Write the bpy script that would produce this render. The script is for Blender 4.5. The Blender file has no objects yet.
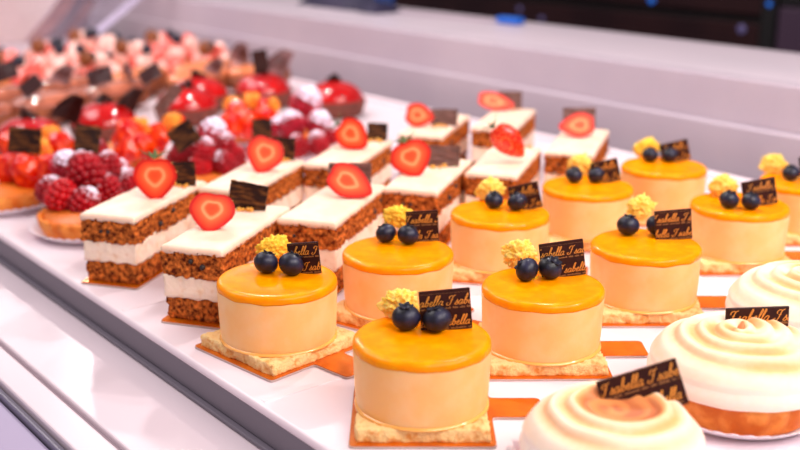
import bpy, bmesh, math, random
from mathutils import Vector, Matrix, noise
random.seed(7)
PI = math.pi
scn = bpy.context.scene
COL = scn.collection

# ------------------------------------------------------------------ camera
# world: X runs along the display towards the near right, Y across it towards the rear ledge, Z up,
# z = 0 is the top of the display trays (metres)
F = 1100.0
PITCH = math.atan(323 / 1100)
CAM = Vector((0, 0, 0.2555))
RIGHT = Vector((0.62003, 0.784578, 0))
GF = Vector((-0.784578, 0.62003, 0))
FWD = (GF * math.cos(PITCH) + Vector((0, 0, -math.sin(PITCH)))).normalized()
UP = (GF * math.sin(PITCH) + Vector((0, 0, math.cos(PITCH)))).normalized()
VIEW = math.atan2(RIGHT.y, RIGHT.x)          # heading of things that face the customer side

def at(px, py, z=0.0):
    """place on the horizontal plane z that the surveyed image point falls on"""
    r = FWD + RIGHT * ((px - 400) / F) - UP * ((py - 225) / F)
    return CAM + r * ((z - CAM.z) / r.z)

cd = bpy.data.cameras.new('camera'); cam = bpy.data.objects.new('camera', cd); COL.objects.link(cam)
cd.sensor_width = 36; cd.lens = 36 * F / 800; cd.clip_start = 0.02; cd.clip_end = 50
m = Matrix.Identity(3); m.col[0] = RIGHT; m.col[1] = UP; m.col[2] = -FWD
cam.matrix_world = Matrix.Translation(CAM) @ m.to_4x4()
cd.dof.use_dof = True; cd.dof.focus_distance = 0.62; cd.dof.aperture_fstop = 6.0
scn.camera = cam

# ------------------------------------------------------------------ materials
MATS = {}
def lin(c):
    return tuple(((x / 255) / 12.92 if x <= 10 else (((x / 255) + .055) / 1.055) ** 2.4) for x in c) + (1,)

def mat(name, rgb, rough=.5, rgb2=None, scale=200., lo=.4, hi=.6, detail=4, sss=0, sscale=.004, srad=(1, .5, .25),
        coat=0, metal=0, bump=0, bscale=400., bdist=.001, spec=.5, sheen=0, trans=0, emit=0, alpha=1, coord='Object', stretch=(1, 1, 1)):
    if name in MATS: return MATS[name]
    M = bpy.data.materials.new(name); M.use_nodes = True
    nt = M.node_tree; N = nt.nodes; L = nt.links; b = N['Principled BSDF']
    b.inputs['Base Color'].default_value = lin(rgb)
    b.inputs['Roughness'].default_value = rough
    b.inputs['Metallic'].default_value = metal
    b.inputs['Specular IOR Level'].default_value = spec
    b.inputs['Coat Weight'].default_value = coat; b.inputs['Coat Roughness'].default_value = .08
    b.inputs['Transmission Weight'].default_value = trans
    b.inputs['Alpha'].default_value = alpha
    if sss:
        b.inputs['Subsurface Weight'].default_value = sss
        b.inputs['Subsurface Scale'].default_value = sscale
        b.inputs['Subsurface Radius'].default_value = srad
    if emit:
        b.inputs['Emission Color'].default_value = lin(rgb); b.inputs['Emission Strength'].default_value = emit
    tc = N.new('ShaderNodeTexCoord'); mp = N.new('ShaderNodeMapping'); L.new(tc.outputs[coord], mp.inputs[0])
    mp.inputs['Scale'].default_value = stretch
    if rgb2:
        n = N.new('ShaderNodeTexNoise'); n.inputs['Scale'].default_value = scale; n.inputs['Detail'].default_value = detail
        L.new(mp.outputs[0], n.inputs['Vector'])
        r = N.new('ShaderNodeValToRGB'); r.color_ramp.elements[0].position = lo; r.color_ramp.elements[1].position = hi
        r.color_ramp.elements[0].color = lin(rgb); r.color_ramp.elements[1].color = lin(rgb2)
        L.new(n.outputs[0], r.inputs[0]); L.new(r.outputs[0], b.inputs['Base Color'])
    if bump:
        n2 = N.new('ShaderNodeTexNoise'); n2.inputs['Scale'].default_value = bscale; n2.inputs['Detail'].default_value = 5
        L.new(mp.outputs[0], n2.inputs['Vector'])
        bp = N.new('ShaderNodeBump'); bp.inputs['Strength'].default_value = bump; bp.inputs['Distance'].default_value = bdist
        L.new(n2.outputs[0], bp.inputs['Height']); L.new(bp.outputs[0], b.inputs['Normal'])
    MATS[name] = M
    return M

def attr_mat(name, attr, stops, rough=.4, sss=0, sscale=.003, coat=0, bump=0, bscale=500, spec=.5, nz=0., nscale=300.):
    """colour that belongs to the thing, read from a float stored on its vertices"""
    if name in MATS: return MATS[name]
    M = mat(name, (255, 255, 255), rough, sss=sss, sscale=sscale, coat=coat, bump=bump, bscale=bscale, bdist=.0006, spec=spec)
    nt = M.node_tree; N = nt.nodes; L = nt.links; b = N['Principled BSDF']
    a = N.new('ShaderNodeAttribute'); a.attribute_name = attr
    r = N.new('ShaderNodeValToRGB'); cr = r.color_ramp
    while len(cr.elements) < len(stops): cr.elements.new(.5)
    for e, (p_, c) in zip(cr.elements, stops): e.position = p_; e.color = lin(c)
    src = a.outputs['Fac']
    if nz:
        n = N.new('ShaderNodeTexNoise'); n.inputs['Scale'].default_value = nscale; n.inputs['Detail'].default_value = 4
        tc = N.new('ShaderNodeTexCoord'); L.new(tc.outputs['Object'], n.inputs['Vector'])
        ma = N.new('ShaderNodeMath'); ma.operation = 'MULTIPLY_ADD'; L.new(n.outputs[0], ma.inputs[0]); ma.inputs[1].default_value = nz
        L.new(src, ma.inputs[2])
        sb = N.new('ShaderNodeMath'); sb.operation = 'SUBTRACT'; L.new(ma.outputs[0], sb.inputs[0]); sb.inputs[1].default_value = nz / 2
        src = sb.outputs[0]
    L.new(src, r.inputs[0]); L.new(r.outputs[0], b.inputs['Base Color'])
    return M

def dust_mat(name, rgb, rgb2, dust, amount):
    """fruit with icing sugar that has settled on its upper side"""
    M = mat(name, rgb, .38, rgb2=rgb2, scale=90, sss=.1, sscale=.0015, srad=(1, .1, .1), spec=.3)
    nt = M.node_tree; N = nt.nodes; L = nt.links; b = N['Principled BSDF']
    base = b.inputs['Base Color'].links[0].from_socket
    g = N.new('ShaderNodeAttribute'); g.attribute_name = 'sugar'
    n = N.new('ShaderNodeTexNoise'); n.inputs['Scale'].default_value = 260; n.inputs['Detail'].default_value = 6
    tc = N.new('ShaderNodeTexCoord'); L.new(tc.outputs['Object'], n.inputs['Vector'])
    ad = N.new('ShaderNodeMath'); ad.operation = 'ADD'; L.new(g.outputs['Fac'], ad.inputs[0]); L.new(n.outputs[0], ad.inputs[1])
    mr = N.new('ShaderNodeMapRange'); mr.inputs[1].default_value = 1.25 - amount; mr.inputs[2].default_value = 1.45 - amount
    L.new(ad.outputs[0], mr.inputs[0])
    mx = N.new('ShaderNodeMix'); mx.data_type = 'RGBA'; L.new(mr.outputs[0], mx.inputs['Factor'])
    L.new(base, mx.inputs['A']); mx.inputs['B'].default_value = lin(dust)
    L.new(mx.outputs['Result'], b.inputs['Base Color'])
    mr2 = N.new('ShaderNodeMapRange'); mr2.inputs[3].default_value = .3; mr2.inputs[4].default_value = .9
    L.new(mr.outputs[0], mr2.inputs[0]); L.new(mr2.outputs[0], b.inputs['Roughness'])
    return M

TRAY = mat('white_tray', (236, 220, 226), .28, rgb2=(230, 213, 220), scale=6)
TRIM = mat('grey_tray_edge', (104, 96, 108), .42)
SHELF = mat('white_shelf', (212, 196, 204), .3, rgb2=(208, 192, 200), scale=4)
LEDGE = mat('rear_ledge_paint', (222, 206, 216), .35, rgb2=(214, 200, 210), scale=5)
RISER = mat('shaded_ledge_paint', (188, 174, 184), .45, rgb2=(180, 166, 178), scale=5)  # ledge paint darkened, puts the shade of the upright faces into the colour
GROOVE = mat('groove', (150, 132, 140), .5)
STEEL = mat('steel_edge', (140, 135, 150), .3, metal=.6)
LILAC = mat('lilac_floor', (166, 154, 182), .5, rgb2=(158, 146, 174), scale=3)
MOUSSE = mat('mousse', (254, 192, 128), .45, rgb2=(253, 184, 112), scale=60, sss=.35, sscale=.008, srad=(1, .55, .25), bump=.12, bscale=900, spec=.3)
GLAZE = mat('mango_glaze', (255, 140, 0), .2, rgb2=(255, 160, 2), scale=120, lo=.45, hi=.75, sss=.25, sscale=.004, srad=(1, .45, .05), spec=.14, bump=.05, bscale=250)
BISCUIT = mat('biscuit', (248, 206, 140), .75, rgb2=(226, 150, 66), scale=260, lo=.5, hi=.72, bump=.9, bscale=700, bdist=.0012, sss=.1)
GOLD = mat('gold_card', (226, 122, 20), .25, rgb2=(206, 102, 16), scale=50, metal=.55, bump=.12, bscale=500)
CARD = mat('card_edge', (190, 165, 160), .5)
CLEAR = mat('clear_sheet', (236, 228, 232), .12, trans=.5, alpha=.65)
CORAL = mat('crumb_sponge', (255, 208, 72), .8, rgb2=(255, 184, 40), scale=300, sss=.5, sscale=.003, srad=(1, .6, .2), bump=.8, bscale=900)
CORAL2 = mat('crumb_sponge_fine', (255, 216, 116), .8, rgb2=(255, 194, 66), scale=300, sss=.5, sscale=.003, srad=(1, .6, .2), bump=.8, bscale=900)
BLUE = mat('blueberry_skin', (9, 7, 18), .42, spec=.35, rgb2=(50, 50, 84), scale=110, lo=.42, hi=.85, bump=.15, bscale=500, coat=.05)
BLUED = mat('blueberry_crown', (18, 16, 34), .7)
CHOC = mat('dark_chocolate', (40, 12, 9), .4, rgb2=(52, 18, 12), scale=200, bump=.1, spec=.2)
CHOCM = mat('marbled_chocolate', (36, 14, 8), .5, rgb2=(130, 78, 34), scale=240, lo=.48, hi=.72, spec=.2, stretch=(.35, 1, 1.6), bump=.4, bscale=400)
CHOCG = mat('bloomed_chocolate', (112, 74, 66), .35, rgb2=(58, 32, 28), scale=260, lo=.45, hi=.7, stretch=(.4, 1, 1.5), bump=.3)
MILK = mat('milk_chocolate_glaze', (196, 112, 84), .12, rgb2=(120, 56, 38), scale=30, lo=.4, hi=.65, coat=.7)
TAN = mat('caramel_glaze', (236, 140, 92), .2, rgb2=(214, 112, 62), scale=40, coat=.4)
PLUSH = mat('glossy_dark_glaze', (60, 32, 32), .2, coat=.3)
INK = mat('gold_ink', (214, 134, 44), .4)
INKD = mat('faded_gold_ink', (140, 88, 40), .5)
ICING = mat('white_icing', (248, 216, 194), .42, rgb2=(244, 206, 180), scale=60, sss=.25, sscale=.003, bump=.08, bscale=300)
SPONGE = mat('carrot_sponge', (86, 28, 10), .85, spec=.1, rgb2=(232, 126, 54), scale=330, lo=.36, hi=.66, detail=6, bump=1., bscale=420, bdist=.002)
CREAM = mat('cream_filling', (250, 222, 200), .55, rgb2=(236, 184, 142), scale=170, lo=.52, hi=.8, sss=.2, sscale=.003, bump=.5, bscale=300)
NUT = mat('walnut_piece', (34, 16, 12), .5)
PEARL = mat('golden_crisp', (232, 168, 62), .3, rgb2=(214, 140, 40), scale=300)
LEAF = mat('strawberry_leaf', (74, 92, 42), .6, rgb2=(104, 112, 60), scale=200)
STRAW = mat('strawberry_skin', (206, 16, 8), .22, rgb2=(232, 46, 16), scale=130, sss=.1, sscale=.002, srad=(1, .2, .1), coat=.15)
CUT = attr_mat('strawberry_flesh', 'd', [(0, (240, 70, 24)), (.28, (240, 86, 34)), (.42, (255, 166, 110)), (.52, (250, 100, 50)), (.76, (244, 66, 28)), (.92, (206, 16, 6))],
               rough=.35, sss=.12, coat=.08, spec=.3, bump=.25, nz=.22, nscale=300)
SEED = mat('strawberry_seed', (236, 190, 96), .4)
RASP = dust_mat('dusted_raspberry', (140, 0, 16), (176, 6, 26), (240, 226, 242), .34)
RASPH = dust_mat('heavily_dusted_raspberry', (150, 6, 30), (190, 20, 50), (236, 222, 240), .56)
RASPP = dust_mat('ripe_raspberry', (176, 8, 20), (204, 20, 30), (238, 226, 240), .02)
TART = mat('tart_pastry', (216, 108, 30), .5, rgb2=(242, 150, 66), scale=90, bump=.5, bscale=400, spec=.3)
CTART = mat('chocolate_pastry', (120, 52, 34), .55, rgb2=(96, 38, 26), scale=120, bump=.5)
PAPER = mat('paper_cup', (240, 228, 236), .7, sss=.1)
MER = attr_mat('torched_meringue', 'toast', [(0, (248, 230, 218)), (.22, (252, 216, 182)), (.46, (240, 174, 112)), (.75, (220, 136, 76)), (1, (186, 98, 54))],
               rough=.5, sss=.15, sscale=.003, bump=.12, nz=.12, nscale=260)
REDG = mat('red_mirror_glaze', (176, 0, 3), .08, coat=.6, spec=.3, rgb2=(196, 4, 4), scale=40)
CHUNK = mat('glazed_strawberry', (206, 12, 2), .12, rgb2=(244, 70, 14), scale=110, coat=.35, spec=.3, sss=.1, sscale=.002, srad=(1, .2, .1))
PINK = mat('pale_strawberry', (250, 124, 112), .15, rgb2=(236, 60, 52), scale=60, lo=.5, hi=.66, coat=.7, sss=.1)
PINK2 = mat('sugared_strawberry', (255, 206, 194), .3, rgb2=(244, 96, 86), scale=60, lo=.52, hi=.7, coat=.6)
COOKIE = mat('brown_biscuit', (146, 76, 22), .55, rgb2=(110, 50, 14), scale=100)
NAVY = mat('navy_cloth', (24, 22, 52), .6, rgb2=(44, 36, 66), scale=20)
BLACK = mat('black_appliance', (36, 18, 22), .5, rgb2=(46, 24, 26), scale=8, spec=.2)
GAP = mat('black_gap', (6, 3, 5), .6)
PURP = mat('purple_grey_panel', (66, 46, 66), .5)
BLUEP = mat('blue_plastic', (10, 96, 200), .4)
LED = mat('blue_lamp', (16, 84, 170), .5, emit=.7)
LEDW = mat('dim_lamp', (84, 76, 116), .5, emit=.35)
PALEGREY = mat('grey_plastic', (196, 180, 190), .5)
FROST = mat('hazy_glass', (176, 166, 190), .3, alpha=.2, rgb2=(150, 138, 156), scale=4)
GLASSEDGE = mat('glass_edge', (206, 198, 226), .3)
BROWNP = mat('brown_streak', (112, 62, 54), .6, rgb2=(170, 112, 98), scale=12)
BEIGE = mat('beige_streak', (255, 236, 230), .6, rgb2=(240, 212, 204), scale=6)
MAUVE = mat('mauve_streak', (170, 152, 160), .6, rgb2=(140, 124, 134), scale=8)
WALLM = mat('room_wall', (150, 130, 140), .7)

# ------------------------------------------------------------------ mesh helpers
def mk(name, verts, faces, material, parent=None, smooth=True, attr=None, loc=None):
    me = bpy.data.meshes.new(name); me.from_pydata([tuple(v) for v in verts], [], faces)
    for p in me.polygons: p.use_smooth = smooth
    me.materials.append(material)
    if attr:
        a = me.attributes.new(attr[0], 'FLOAT', 'POINT')
        for i, v in enumerate(attr[1]): a.data[i].value = v
    me.update()
    o = bpy.data.objects.new(name, me); COL.objects.link(o)
    if parent: o.parent = parent
    if loc is not None: o.location = loc
    return o

def thing(name, label, cat, loc=(0, 0, 0), rz=0, group=None):
    o = bpy.data.objects.new(name, None); COL.objects.link(o); o.empty_display_size = .01
    o.location = loc; o.rotation_euler = (0, 0, rz); tag(o, label, cat, group); return o
def tag(o, label, cat=None, group=None, kind=None):
    o['label'] = label
    if cat: o['category'] = cat
    if group: o['group'] = group
    if kind: o['kind'] = kind
    return o
KIDS = {}
def kids(o): return [c for c in bpy.data.objects if c.parent == o]
def dup(o, label=None, group=None, parent=None):
    """copy of a thing together with copies of its parts and sub-parts"""
    if o.name not in KIDS: KIDS[o.name] = kids(o)
    c = o.copy(); COL.objects.link(c); c.parent = parent
    if label: c['label'] = label
    if group: c['group'] = group
    for k in KIDS[o.name]: dup(k, parent=c)
    return c
def pose(o, loc, rot=None, s=1.0):
    """put o at loc with a rotation matrix (or heading) and a scale"""
    if rot is None: rot = Matrix.Identity(3)
    if isinstance(rot, (int, float)): rot = Matrix.Rotation(rot, 3, 'Z')
    sc = (s, s, s) if isinstance(s, (int, float)) else s
    o.rotation_mode = 'QUATERNION'
    o.location = loc; o.rotation_quaternion = rot.to_quaternion(); o.scale = sc
    return o
def R3(yaw, pitch=0, roll=0):
    return Matrix.Rotation(yaw, 3, 'Z') @ Matrix.Rotation(pitch, 3, 'X') @ Matrix.Rotation(roll, 3, 'Y')

def lathe(prof, n=64, rmod=None, zmod=None):
    """profile of (r, z), closed to the axis where r = 0"""
    V, Fc, rings = [], [], []
    for i, (r, z) in enumerate(prof):
        if r < 1e-7:
            rings.append([len(V)]); V.append(Vector((0, 0, z)))
        else:
            ring = []
            for k in range(n):
                t = 2 * PI * k / n
                rr = r * (rmod(t, i) if rmod else 1); zz = z + (zmod(t, i) if zmod else 0)
                ring.append(len(V)); V.append(Vector((rr * math.cos(t), rr * math.sin(t), zz)))
            rings.append(ring)
    for a, b in zip(rings, rings[1:]):
        for k in range(n):
            k2 = (k + 1) % n
            if len(a) == 1 and len(b) == 1: continue
            if len(a) == 1: Fc.append((a[0], b[k], b[k2]))
            elif len(b) == 1: Fc.append((a[k], b[0], a[k2]))
            else: Fc.append((a[k], b[k], b[k2], a[k2]))
    return V, [tuple(reversed(f)) for f in Fc]

def arc(cx, cz, r, a0, a1, n):
    return [(cx + r * math.cos(math.radians(a0 + (a1 - a0) * i / n)), cz + r * math.sin(math.radians(a0 + (a1 - a0) * i / n))) for i in range(n + 1)]

def ico(sub, r=1.0):
    bm = bmesh.new(); bmesh.ops.create_icosphere(bm, subdivisions=sub, radius=r)
    V = [v.co.copy() for v in bm.verts]; Fc = [tuple(v.index for v in f.verts) for f in bm.faces]; bm.free(); return V, Fc

def gridbox(x0, x1, y0, y1, z0, z1, step, disp=None):
    """box skin made of small cells, each vertex pushed by disp(co, normal)"""
    nx, ny, nz = (max(1, round((b - a) / step)) for a, b in ((x0, x1), (y0, y1), (z0, z1)))
    idx, V, Nn, Fc = {}, [], [], []
    def vid(i, j, k):
        if (i, j, k) not in idx:
            idx[(i, j, k)] = len(V)
            V.append(Vector((x0 + (x1 - x0) * i / nx, y0 + (y1 - y0) * j / ny, z0 + (z1 - z0) * k / nz)))
            Nn.append(Vector(((i == nx) - (i == 0), (j == ny) - (j == 0), (k == nz) - (k == 0))).normalized())
        return idx[(i, j, k)]
    for i in range(nx):
        for j in range(ny):
            Fc.append((vid(i, j, 0), vid(i, j + 1, 0), vid(i + 1, j + 1, 0), vid(i + 1, j, 0)))
            Fc.append((vid(i, j, nz), vid(i + 1, j, nz), vid(i + 1, j + 1, nz), vid(i, j + 1, nz)))
    for i in range(nx):
        for k in range(nz):
            Fc.append((vid(i, 0, k), vid(i + 1, 0, k), vid(i + 1, 0, k + 1), vid(i, 0, k + 1)))
            Fc.append((vid(i, ny, k), vid(i, ny, k + 1), vid(i + 1, ny, k + 1), vid(i + 1, ny, k)))
    for j in range(ny):
        for k in range(nz):
            Fc.append((vid(0, j, k), vid(0, j, k + 1), vid(0, j + 1, k + 1), vid(0, j + 1, k)))
            Fc.append((vid(nx, j, k), vid(nx, j + 1, k), vid(nx, j + 1, k + 1), vid(nx, j, k + 1)))
    if disp: V = [v + disp(v, n) for v, n in zip(V, Nn)]
    return V, Fc

def bevbox(x0, x1, y0, y1, z0, z1, b=.001, seg=3):
    bm = bmesh.new(); bmesh.ops.create_cube(bm, size=1)
    for v in bm.verts:
        v.co = Vector(((x0 + x1) / 2 + v.co.x * (x1 - x0), (y0 + y1) / 2 + v.co.y * (y1 - y0), (z0 + z1) / 2 + v.co.z * (z1 - z0)))
    if b: bmesh.ops.bevel(bm, geom=list(bm.edges), offset=b, segments=seg, affect='EDGES', profile=.5)
    bm.verts.index_update()
    V = [v.co.copy() for v in bm.verts]; Fc = [tuple(v.index for v in f.verts) for f in bm.faces]; bm.free(); return V, Fc

def prism(pts, z0, z1):
    n = len(pts); V = [Vector((x, y, z0)) for x, y in pts] + [Vector((x, y, z1)) for x, y in pts]
    Fc = [tuple(reversed(range(n))), tuple(range(n, 2 * n))] + [(i, (i + 1) % n, n + (i + 1) % n, n + i) for i in range(n)]
    return V, Fc

def rounded(pts, r, seg=5):
    out = []; n = len(pts)
    for i in range(n):
        p0, p1, p2 = Vector(pts[i - 1]), Vector(pts[i]), Vector(pts[(i + 1) % n])
        a = p1 + (p0 - p1).normalized() * r; b = p1 + (p2 - p1).normalized() * r
        for k in range(seg + 1):
            t = k / seg; out.append(tuple(a * (1 - t) ** 2 + p1 * 2 * t * (1 - t) + b * t * t))
    return out

def merge(*parts):
    V, Fc = [], []
    for v, f in parts:
        o = len(V); V += v; Fc += [tuple(i + o for i in q) for q in f]
    return V, Fc

def fbm(p, s, o=4): return noise.fractal(Vector(p) * s, 1.0, 2.0, o)

# ------------------------------------------------------------------ the display case and the room round it
XL, XR = -2.25, 0.5
case = thing('display_case', 'long white refrigerated display case the trays of pastries stand in', 'display case')
def slab(name, a, b, m_, parent, bev=.002):
    return mk(name, *bevbox(a[0], b[0], a[1], b[1], a[2], b[2], bev), m_, parent, smooth=False)
slab('front_shelf', (XL, .2135, -.034), (XR, .884, -.024), SHELF, case, .0015)
slab('shelf_nosing', (XL, .1915, -.034), (XR, .2105, -.0245), SHELF, case, .0015)
slab('groove', (XL, .2095, -.034), (XR, .2145, -.0272), GROOVE, case, 0)
slab('metal_edge', (XL, .1872, -.06), (XR, .1908, -.0285), STEEL, case, .0008)
slab('lower_ledge', (XL, .02, -.075), (XR, .1868, -.0320), LILAC, case, .002)
slab('case_body', (XL, .02, -.9), (XR, 1.15, -.1305), LEDGE, case, 0)
slab('shelf_support', (XL, .02, -.13), (XR, .882, -.0755), RISER, case, 0)
slab('well_rear_wall', (XL, .940, -.13), (XR, .950, .0400), RISER, case, .003)
slab('rear_riser', (XL, .9505, -.13), (XR, .970, .0860), RISER, case, .003)
slab('rear_ledge', (XL, .9705, .05), (XR, 1.170, .0855), LEDGE, case, .002)
slab('rear_body', (XL, .9705, -.13), (XR, 1.16, .0495), LEDGE, case, 0)
# trays: separate trays laid side by side
t = thing('display_tray', 'long white display tray with a grey front edge that carries every pastry', 'tray', ((XL + XR) / 2, .575, 0)); h = (XR - XL) / 2 - .01
mk('tray_surface', *bevbox(-h, h, -.3035, .300, -.006, 0, .0025, 4), TRAY, t, smooth=True)
mk('front_edge', *bevbox(-h, h, -.3030, -.2985, -.0212, -.0028, .0008), TRIM, t, smooth=False)
mk('bottom_flange', *bevbox(-h, h, -.3065, -.2985, -.0236, -.0213, .0006), TRIM, t, smooth=False)
mk('rear_lip', *bevbox(-h, h, .2995, .3065, -.0236, .006, .0025, 4), TRAY, t, smooth=False)
for xs in (-.466, -.64, -.86, -1.1, -1.4, -.2):
    mk('raised_rib', *bevbox(xs - .0022 - t.location.x, xs + .0022 - t.location.x, -.300, .298, -.001, .00035, .0003, 1), TRAY, t, smooth=False)

def struct(name, a, b, m_):
    o = mk(name, *bevbox(a[0], b[0], a[1], b[1], a[2], b[2], 0), m_, smooth=False); o['kind'] = 'structure'; return o
struct('floor', (-6, -1.5, -.92), (2.5, 5, -.9), LILAC)
struct('wall_rear', (-6, 4.2, -.9), (2.5, 4.3, 2.2), WALLM)
struct('wall_left', (-6.1, -1.5, -.9), (-6, 4.3, 2.2), WALLM)

# dark appliance behind the rear ledge, at the top right of the photo
ap = thing('back_cabinet', 'black appliance front with a dark horizontal gap behind the rear ledge', 'appliance', (0, 1.75, 0))
slab('body', (-3.4, .03, -.9), (-1.137, .6, .5), BLACK, ap, .004)
slab('upper_panel', (-3.38, 0, .059), (-1.17, .028, .4), BLACK, ap, .003)
slab('lower_panel', (-3.38, 0, -.4), (-1.17, .028, .044), BLACK, ap, .003)
slab('gap_strip', (-3.38, .015, .0445), (-1.17, .0295, .0585), GAP, ap, 0)
slab('side_post', (-1.168, -.002, -.4), (-1.138, .028, .45), GAP, ap, .002)
def lamp(x, y, z, r, M_):
    V, Fc = lathe([(0, 0), (r, 0), (r, .003), (0, .003)], 24)
    V = [Vector((v.x + x, -v.z + y - 1.75, v.y + z)) for v in V]
    mk('indicator_light', V, Fc, M_, ap)
def onplane(px, py, Y):
    r = FWD + RIGHT * ((px - 400) / F) - UP * ((py - 225) / F)
    return CAM + r * (Y / r.y)
for px, py, r, M_ in [(770, 4, .005, LED), (652, 0, .007, LED), (742, 29, .008, LEDW), (542, 19, .006, LEDW), (520, 9, .006, LEDW)]:
    p_ = onplane(px, py, 1.75); lamp(p_.x, p_.y, p_.z, r, M_)
pc = thing('side_cabinet', 'purple grey cabinet panel at the top right corner beside the black appliance', 'cabinet', (0, 1.74, 0))
slab('body', (-1.13, .02, -.9), (.6, .6, .5), PURP, pc, .004)
slab('door_panel', (-1.128, 0, -.4), (.55, .018, .079), PURP, pc, .004)
slab('dark_top', (-1.128, 0, .083), (.55, .019, .3), GAP, pc, .002)

# long serrated knife with a blue end on the rear ledge
kn = thing('serrated_knife', 'long pale serrated blade with a bright blue handle on the rear ledge', 'knife')
pa, pb, pcx = at(398, 13, .0865), at(498, 23, .0865), at(524, 24, .0865)
dv = (pb - pa); Lk = dv.length; dv.normalize(); pv = Vector((-dv.y, dv.x, 0))
pts = []
nT = 26
for i in range(nT + 1): pts.append((Lk * i / nT, .030 if i % 2 else .022))
pts += [(Lk, 0), (0, 0)]
V, Fc = prism(list(reversed(pts)), 0, .003)
o = mk('blade', V, Fc, PALEGREY, kn, smooth=False)
V, Fc = bevbox(Lk - .002, Lk + .040, -.004, .014, 0, .010, .003, 3)
mk('handle', V, Fc, BLUEP, kn)
kn.location = pa + Vector((0, 0, .0002)); kn.rotation_euler = (0, 0, math.atan2(dv.y, dv.x))
# crumpled dark cloth and a dark bottle-like thing at the back of the ledge
def cloth(px0, px1, label, seed, h=.03, yb=1.03, w=.09):
    p0, p1 = onplane(px0, 0, yb), onplane(px1, 0, yb); xa, xb = p0.x, p1.x
    V, Fc = [], []; nx, ny = 40, 14
    for i in range(nx + 1):
        for j in range(ny + 1):
            u, v = i / nx, j / ny; e = math.sin(PI * u) ** .35 * math.sin(PI * v) ** .5
            V.append(Vector((xa + (xb - xa) * u, yb + w * v + .01 * noise.noise(Vector((u * 5, 0, seed))), .0858 + e * (h * .6 + h * .5 * abs(noise.noise(Vector((u * 5, v * 3, seed)))))) ))
    for i in range(nx):
        for j in range(ny):
            a = i * (ny + 1) + j; Fc.append((a, a + ny + 1, a + ny + 2, a + 1))
    n0 = len(V); V += [Vector((v.x, v.y, .0856)) for v in V[:n0]]
    Fc += [tuple(n0 + q for q in reversed(f)) for f in Fc[:nx * ny]]
    o = mk('folded_cloth', V, Fc, NAVY); tag(o, label, 'cloth'); return o
cloth(296, 376, 'dark navy folded cloth on the rear ledge at the top of the photo', 3, .034, 1.06, .06)
o = mk('plastic_bottle', *lathe([(0, 0), (.016, 0), (.018, .004), (.018, .06), (.008, .075), (.008, .09), (0, .09)], 32), mat('blue_bottle', (30, 60, 120), .2))
o.location = (*at(384, 11, .0858).xy, .0858); tag(o, 'small dark blue bottle beside the navy cloth on the rear ledge', 'bottle')

# hazy glass end panel and sheets coloured to stand in for streaks reflected in it, at the top left
def upright(pts, x, th):
    """flat sheet standing across the case, outline given as (y, z)"""
    V, Fc = prism(pts, 0, th); return [Vector((v.z + x, v.x, v.y)) for v in V], Fc
gp = thing('end_glass_panel', 'hazy lilac glass panel with a slanted edge at the far left end of the case', 'glass panel', (0, 0, 0))
mk('pane', *upright([(.40, .0012), (.735, .0012), (.98, .168), (.98, .45), (.40, .45)], -1.87, .006), FROST, gp, smooth=False)
mk('pale_edge', *upright([(.735, .0012), (.752, .0012), (.997, .168), (.997, .45), (.981, .45), (.981, .168)], -1.872, .010), GLASSEDGE, gp, smooth=False)
def sheet(name, label, cat, pts, x, M_):
    o = mk(name, *upright(pts, x, .008), M_, smooth=False); tag(o, label, cat); return o
sheet('beige_streak_sheet', 'pale beige sheet standing in for a blurred streak in the hazy glass at the extreme top left', 'board', [(.3, .001), (.745, .001), (.80, .055), (1.08, .40), (.3, .40)], -2.10, BEIGE)
sheet('brown_streak', 'brown slanted sheet standing in for a blurred streak in the hazy glass right of the beige one', 'board', [(.746, .001), (.782, .001), (.838, .055), (1.12, .40), (1.081, .40), (.801, .055)], -2.10, BROWNP)
sheet('mauve_streak_sheet', 'grey mauve sheet standing in for a blurred streak in the hazy glass, right of the brown one', 'board', [(.60, .001), (.86, .001), (.87, .40), (.60, .40)], -2.14, MAUVE)
sheet('dark_brown_streak', 'second brown slanted sheet standing in for a blurred streak in the hazy glass', 'board', [(.820, .001), (.850, .001), (.905, .075), (.885, .075)], -2.115, BROWNP)

# ------------------------------------------------------------------ prototypes of the pastries
def make_board(w=.072, d=.072, tab=True):
    h = w / 2; k = d / 2
    pts = [(-h, -k), (h, -k), (h, k), (-h, k)]
    if tab: pts = [(-h, -k), (h, -k), (h, -.004), (h + .027, -.004), (h + .027, .018), (h, .018), (h, k), (-h, k)]
    V, Fc = prism(rounded(pts, .003, 4), 0, .0012)
    return V, Fc

def proto_board():
    o = mk('gold_cake_board', *make_board(), GOLD, smooth=False)
    V, Fc = prism(rounded([(-.0363, -.0363), (.0363, -.0363), (.0363, -.0044), (.0634, -.0044), (.0634, .0184), (.0363, .0184), (.0363, .0363), (-.0363, .0363)], .003, 4), -.0004, .0007)
    mk('white_underside', V, Fc, CARD, o, smooth=False)
    return o

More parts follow.
